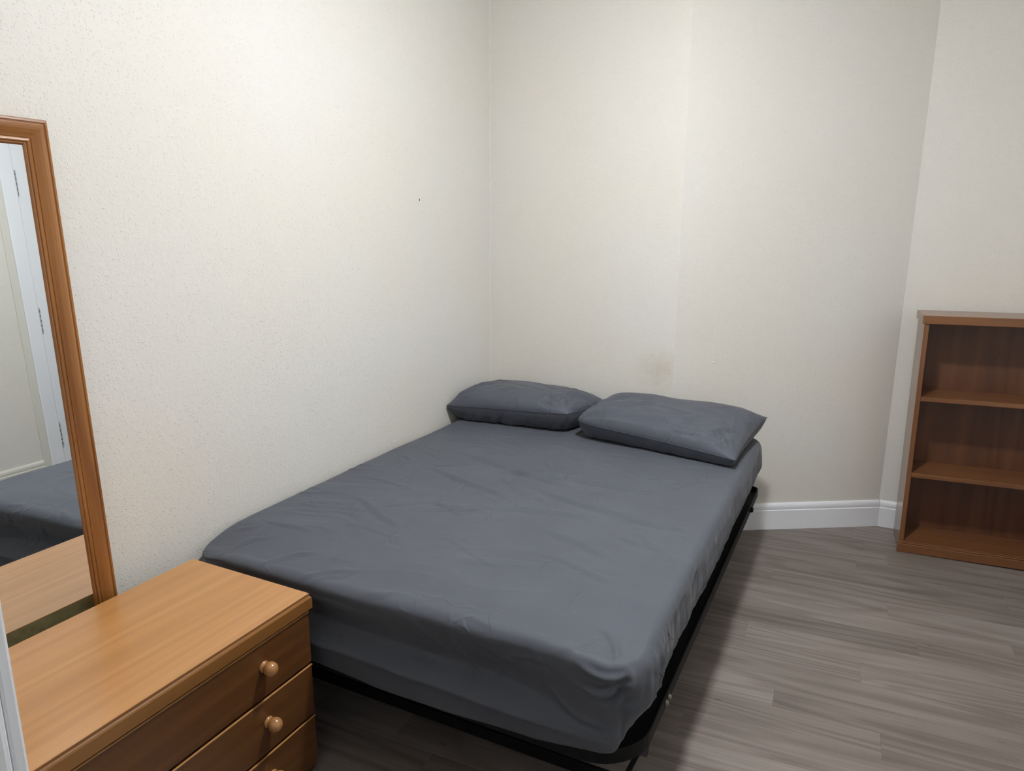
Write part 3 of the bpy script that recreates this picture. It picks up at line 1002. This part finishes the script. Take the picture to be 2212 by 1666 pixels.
# ------------------------------------------------------------------ pillows
def build_pillow(name, FL, FR, BR, BL, T, Tb, label, seed, waist=0.05, segs=(), rounding=(0, 0, 0, 0), eu=4.0, nu=150, nv=100):
    c = [Vector(p) for p in (FL, FR, BR, BL)]
    ctr = sum(c, Vector()) / 4
    root = tag(empty(name, (ctr.x, ctr.y, 0.556)), label, 'pillow', 'charcoal pillows at the head of the bed')
    u = np.linspace(-1, 1, nu + 1); v = np.linspace(-1, 1, nv + 1)
    # denser towards the seam
    u = np.sign(u) * (1 - (1 - abs(u)) ** 1.25); v = np.sign(v) * (1 - (1 - abs(v)) ** 1.25)
    U, V = np.meshgrid(u, v, indexing='ij')
    def base(U, V):
        uu = U * (1 - waist * (1 - V ** 2) * abs(U) ** 3)
        vv = V * (1 - waist * 1.5 * (1 - U ** 2) * abs(V) ** 3)
        a, b = (uu + 1) / 2, (vv + 1) / 2
        for (cu, cv, k) in ((-1, -1, rounding[0]), (1, -1, rounding[1]), (1, 1, rounding[2]), (-1, 1, rounding[3])):
            g = np.clip(U * cu, 0, 1) ** 6 * np.clip(V * cv, 0, 1) ** 6 * k
            a = a - cu * g / 2; b = b - cv * g / 2 * 1.4
        P = 0
        for wgt, q in (((1 - a) * (1 - b), c[0]), (a * (1 - b), c[1]), (a * b, c[2]), ((1 - a) * b, c[3])):
            P = P + wgt[..., None] * np.array(q)[None, None, :]
        return P
    P = base(U, V)
    prof = ((1 - abs(U) ** eu) * (1 - abs(V) ** 3.0)).clip(0, 1)
    h = prof ** 0.55
    hbp = (((1 - abs(U) ** 9) * (1 - abs(V) ** 9)).clip(0, 1)) ** 0.5
    # wrinkles: pulled from the corners and along the seams
    wr = np.zeros_like(U)
    for (cu, cv) in ((-1, -1), (1, -1), (1, 1), (-1, 1)):
        du, dv = (U - cu), (V - cv) * 0.65
        ang = np.arctan2(dv, du); rad = np.hypot(du, dv)
        wr += np.exp(-(rad / 0.55) ** 2) * (1 - np.sqrt(vnoise(ang * 4.0 + seed, rad * 1.2, seed=seed + 3) ** 2 + 0.02)) ** 3 * sstep(0.02, .25, rad)
    edge = np.exp(-((1 - abs(U)) / .25)) + np.exp(-((1 - abs(V)) / .22))
    frill = (1 - abs(vnoise(U * 9 + V * 2, V * 3, seed=seed + 7))) ** 4
    soft = vnoise(U * 2.2, V * 1.8, seed=seed + 11)
    long_ = (1 - np.sqrt(vnoise(U * 1.6 + V * 1.2, V * 3.5 + U * 1.4, seed=seed + 15) ** 2 + 0.01)) ** 3
    ht = h * T + (0.021 * wr * sstep(.9, .3, V) + 0.006 * soft + 0.005 * frill * edge * sstep(.3, -.4, V) + 0.006 * long_ * sstep(.9, .4, V)) * np.minimum(1, prof * 5)
    hb = hbp * Tb + (0.006 * frill * edge) * np.minimum(1, prof * 4)
    # underside wrinkles run up and down
    fr2 = (1 - abs(vnoise(U * 8 + V * 5, V * 2.5, seed=seed + 21))) ** 3
    hb = hb + 0.014 * fr2 * np.minimum(1, prof * 4) * sstep(-.4, -.95, V)
    Pt = P.copy(); Pb = P.copy()
    Pt[..., 2] += ht
    Pt[..., 1] -= 0.010 * h * sstep(0.2, -.9, V)
    Pb[..., 2] -= hb
    Pb[..., 1] += 0.028 * hbp * sstep(0.0, -1.0, V)
    Pt[..., 2] += 1.6 * crease(U, V, segs) * np.minimum(1, prof * 4)
    Pb[..., 1] += 0.016 * (1 - abs(vnoise(U * 7 - (Pb[..., 2] - .6) * 22, (Pb[..., 2] - .6) * 9, seed=seed + 31))) ** 3 * np.minimum(1, prof * 6) * sstep(-.6, -.9, V)
    # seam piping: tiny lip where the two faces meet
    for Q in (Pt, Pb):
        lo = 0.5575
        Q[..., 2] = np.where(Q[..., 2] < lo, lo + 0.0006 * (np.tanh((Q[..., 2] - lo) * 40)), Q[..., 2])
        Q[..., 1] = np.minimum(Q[..., 1], np.where(Q[..., 0] < SEAM_X, -0.008, -0.008 + (Q[..., 0] - SEAM_X) * 0.55))
        Q[..., 0] = np.maximum(Q[..., 0], 0.010)
    o = np.array(root.location)
    vs = np.vstack([(Pt - o).reshape(-1, 3), (Pb - o).reshape(-1, 3)])
    n0 = (nu + 1) * (nv + 1)
    fs = []
    def bid(i, j):
        if i in (0, nu) or j in (0, nv):
            return i * (nv + 1) + j
        return n0 + i * (nv + 1) + j
    for i in range(nu):
        for j in range(nv):
            a, b_, d, e = i * (nv + 1) + j, (i + 1) * (nv + 1) + j, (i + 1) * (nv + 1) + j + 1, i * (nv + 1) + j + 1
            fs.append((a, b_, d, e))
            fs.append((bid(i, j), bid(i, j + 1), bid(i + 1, j + 1), bid(i + 1, j)))
    case = mesh_obj('pillowcase', vs, fs, M_PILLOW, root, smooth=True)
    bm = bmesh.new(); bm.from_mesh(case.data)
    bmesh.ops.delete(bm, geom=[v for v in bm.verts if not v.link_faces], context='VERTS')
    bm.to_mesh(case.data); bm.free()
    # stitched seam running round the edge
    rim = [Pt[i, 0] for i in range(0, nu + 1)] + [Pt[nu, j] for j in range(1, nv + 1)] + [Pt[i, nv] for i in range(nu - 1, -1, -1)] + [Pt[0, j] for j in range(nv - 1, 0, -1)]
    cu = bpy.data.curves.new('seam', 'CURVE')
    cu.dimensions = '3D'; cu.bevel_depth = 0.0013; cu.bevel_resolution = 1
    sp = cu.splines.new('POLY'); sp.points.add(len(rim) - 1); sp.use_cyclic_u = True
    for q, p in zip(rim, sp.points):
        p.co = (*(q - o), 1)
    tmp = bpy.data.objects.new('seam_tmp', cu)
    COL.objects.link(tmp)
    dg = bpy.context.evaluated_depsgraph_get()
    me = bpy.data.meshes.new_from_object(tmp.evaluated_get(dg))
    bpy.data.objects.remove(tmp)
    me.materials.clear(); me.materials.append(M_PILLOW)
    so = bpy.data.objects.new('seam', me)
    link(so, root)
    return root

build_pillow('pillow', (0.008, -0.458, 0.630), (0.612, -0.420, 0.650), (0.690, -0.045, 0.625), (0.015, -0.035, 0.648), 0.080, 0.100,
             'charcoal pillow in the wall corner, left of the two', 2, waist=0.02, eu=3.2, rounding=(0, 0.03, 0.06, 0.05),
             segs=[(.50, -.85, .86, -.10, .05, .007), (.62, -.40, .95, .30, .05, .007), (.40, -.9, .70, -.5, .04, .004), (-.92, -.65, -.60, .15, .05, .005),
                   (-.2, -.95, .1, -.6, .04, .003), (.75, -.7, .92, -.3, .04, .006)])
build_pillow('pillow', (0.640, -0.455, 0.632), (1.352, -0.560, 0.594), (1.398, -0.030, 0.640), (0.690, -0.035, 0.640), 0.080, 0.090,
             'charcoal pillow with pointed corners near the free side of the bed', 5, waist=0.035, eu=3.6, rounding=(0.09, 0.0, 0.0, 0.05),
             segs=[(-.95, -.75, -.40, -.20, .05, .008), (-.85, -.92, -.25, -.55, .045, .007), (-.45, -.85, .25, -.50, .045, .007), (.05, -.80, .50, -.20, .05, .006),
                   (-.65, -.60, -.10, .10, .05, .006), (.60, -.85, .86, -.25, .04, .006), (.2, -.9, .7, -.75, .035, .005), (-.92, -.3, -.6, .4, .05, .006),
                   (.7, -.95, .93, -.6, .03, .006), (.3, .1, .8, -.1, .05, .004)])

# ------------------------------------------------------------------ chest of drawers
DX0, DX1, DYL, DYR, DH = 0.094, 0.533, -2.800, -1.966, 0.528
chest = tag(empty('chest_of_drawers', ((DX0 + DX1) / 2, (DYL + DYR) / 2, 0)), 'low honey-brown wooden chest of drawers at the foot of the bed', 'chest of drawers')
co_ = chest.location
def cbox(name, b, mat, bevel=0.0, seg=2, parent=None):
    return box(name, (b[0] - co_.x, b[1] - co_.x, b[2] - co_.y, b[3] - co_.y, b[4], b[5]), mat, parent or chest, bevel=bevel, seg=seg)
TZ = 0.490
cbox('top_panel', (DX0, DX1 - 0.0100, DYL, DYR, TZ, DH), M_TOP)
# moulded front lipping, rounded above
bm = bmesh.new()
add_box(bm, DX1 - 0.0098 - co_.x, DX1 - co_.x, DYL - co_.y, DYR - co_.y, TZ, DH)
es = [e for e in bm.edges if all(v.co.x > DX1 - co_.x - 0.001 for v in e.verts) and abs(e.verts[0].co.y - e.verts[1].co.y) > .1 and e.verts[0].co.z > TZ + .01]
bmesh.ops.bevel(bm, geom=es, offset=0.0085, segments=5, affect='EDGES')
lip = bm_obj('front_lipping', bm, M_DRAW if False else wood_mat('honey_lipping', [(0.0, (0.16, 0.066, 0.016)), (0.5, (0.24, 0.102, 0.026)), (1.0, (0.32, 0.15, 0.045))], axis='y', rough=0.28, coat=0.5, coat_rough=0.15, ring=6, fine=120, contrast=0.5, knots=0.7, knot_col=(.06, .02, .006)), chest)
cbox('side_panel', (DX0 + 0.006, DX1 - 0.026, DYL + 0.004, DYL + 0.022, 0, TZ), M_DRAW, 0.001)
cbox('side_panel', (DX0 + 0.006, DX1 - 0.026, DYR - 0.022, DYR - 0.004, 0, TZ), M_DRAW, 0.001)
cbox('back_panel', (DX0 + 0.001, DX0 + 0.006, DYL + 0.004, DYR - 0.004, 0.03, TZ), M_BACK)
cbox('back_edge', (DX0 - 0.0012, DX0 - 0.0001, DYL + 0.002, DYR - 0.002, TZ + 0.001, DH - 0.002), M_BACK)
cbox('carcass', (DX0 + 0.006, DX1 - 0.034, DYL + 0.022, DYR - 0.022, 0.02, TZ - 0.001), M_DARK)
cbox('plinth', (DX0 + 0.02, DX1 - 0.028, DYL + 0.022, DYR - 0.022, 0, 0.02), M_DRAW)
zs = [0.481, 0.3285, 0.1755, 0.0225]
for i in range(3):
    z1, z0 = zs[i] - 0.0015, zs[i + 1] + 0.0045
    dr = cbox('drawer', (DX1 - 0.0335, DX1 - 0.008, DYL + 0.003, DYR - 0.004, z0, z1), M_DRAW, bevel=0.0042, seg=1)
    # lighter strip along the rubbed upper edge, its highlight put into the colour
    cbox('edge_highlight', (DX1 - 0.0125, DX1 - 0.0072, DYL + 0.004, DYR - 0.005, z1 - 0.0022, z1 + 0.0006), M_TOP, bevel=0.0008, seg=1, parent=dr)
    for yk in (-2.132, DYL + DYR + 2.132):
        zc = (z0 + z1) / 2 + 0.010
        prof = [(0.0145, -0.001), (0.0145, 0.003), (0.0115, 0.0055), (0.0100, 0.007)]
        for a in range(11):
            t = math.radians(-58 + (90 + 58) * a / 10)
            prof.append((max(0.0012, 0.0182 * math.cos(t)), 0.0225 + 0.0182 * math.sin(t)))
        lathe('knob', prof, M_KNOB, dr, n=28, axis='x', origin=(DX1 - 0.008 - co_.x, yk - co_.y, zc))

# ------------------------------------------------------------------ leaning mirror
MK = 0.030
mz_top = 1.686
MYR, MWID, MB = -2.178, 0.43, 0.058
# local frame: origin at the floor edge, local z up the mirror, local x out of the face
lean = math.atan(MK)
x_top = 0.043
x_floor = x_top + MK * mz_top
MLEN = mz_top / math.cos(lean)
THK = 0.030
mir = empty('mirror', (x_floor, MYR - MWID / 2, 0), (0, -lean, 0))
tag(mir, 'tall pine-framed mirror leaning on the wall behind the chest of drawers', 'mirror')
hw = MWID / 2
# moulding profile: (distance from outer edge, height above the back)
mprof = [(0.0, 0.0), (0.0, 0.012), (0.002, 0.0145), (0.006, 0.0150), (0.0085, 0.0125), (0.0105, 0.0125), (0.0125, 0.0165), (0.0155, 0.0225), (0.019, 0.0242),
         (0.024, 0.0235), (0.031, 0.0205), (0.0375, 0.0165), (0.0415, 0.0145), (0.0425, 0.0125), (0.045, 0.0135), (0.048, 0.0145), (0.0505, 0.0135), (0.0515, 0.0105), (0.0545, 0.0105), (0.0565, 0.0085), (0.058, 0.0065), (0.058, 0.0)]
def mould(name, p_out0, p_out1, d_in0, d_in1, mat):
    """piece between two mitred ends; p_out* outer corners (y,z), d_in* inward diagonal per unit width"""
    vs, fs = [], []
    for (p, d) in ((p_out0, d_in0), (p_out1, d_in1)):
        for (a, h) in mprof:
            vs.append((h - 0.024, p[0] + d[0] * a, p[1] + d[1] * a))
    n = len(mprof)
    for k in range(n):
        l = (k + 1) % n
        fs.append((k, l, n + l, n + k))
    fs.append(tuple(range(n)))
    fs.append(tuple(range(n, 2 * n)))
    bm = bmesh.new()
    bv = [bm.verts.new(v) for v in vs]
    for f in fs:
        bm.faces.new([bv[i] for i in f])
    return bm_obj(name, bm, mat, mir)
TL, TR_, BR_, BL_ = (-hw, MLEN), (hw, MLEN), (hw, 0.0), (-hw, 0.0)
mould('top_rail', TL, TR_, (1, -1), (-1, -1), M_PINE_H)
mould('stile', TR_, BR_, (-1, -1), (-1, 1), M_PINE)
mould('bottom_rail', BR_, BL_, (-1, 1), (1, 1), M_PINE_H)
mould('stile', BL_, TL, (1, 1), (1, -1), M_PINE)
box('glass', (-0.021, -0.0178, -hw + MB - 0.004, hw - MB + 0.004, MB - 0.004, MLEN - MB + 0.004), M_MIRROR, mir)
box('backing', (-THK + 0.0004, -THK + 0.0028, -hw + 0.02, hw - 0.02, 0.02, MLEN - 0.02), M_BACK, mir)

# ------------------------------------------------------------------ bookcase
bk = tag(empty('bookcase', (1.975, 0.285, 0), (0, math.radians(-0.6), math.radians(3.2))), 'open cherry-brown bookcase with three shelves against the far wall', 'bookcase')
BW, BD, BH = 0.70, 0.232, 1.09
def kbox(name, b, mat, bevel=0.0015, seg=2):
    return box(name, b, mat, bk, bevel=bevel, seg=seg)
kbox('side_panel', (0.008, 0.027, 0.004, BD - 0.004, 0.0, 1.053), M_CHZ)
kbox('side_panel', (BW - 0.027, BW - 0.008, 0.004, BD - 0.004, 0.0, 1.053), M_CHZ)
kbox('top_board', (0.0, BW, -0.004, BD, 1.0535, BH), M_CHX, 0.003)
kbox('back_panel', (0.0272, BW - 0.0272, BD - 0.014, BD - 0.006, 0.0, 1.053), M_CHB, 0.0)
kbox('shelf', (0.0272, BW - 0.0272, 0.005, BD - 0.0145, 0.711, 0.730), M_CHX)
kbox('shelf', (0.0272, BW - 0.0272, 0.005, BD - 0.0145, 0.357, 0.377), M_CHX)
kbox('shelf', (0.0272, BW - 0.0272, 0.006, BD - 0.0145, 0.032, 0.050), M_CHX)
kbox('plinth', (0.002, BW - 0.002, -0.014, 0.0038, 0.0, 0.042), M_CHX, 0.003)
kbox('plinth_bead', (0.002, BW - 0.002, -0.011, 0.0036, 0.0422, 0.049), M_CHX, 0.003)
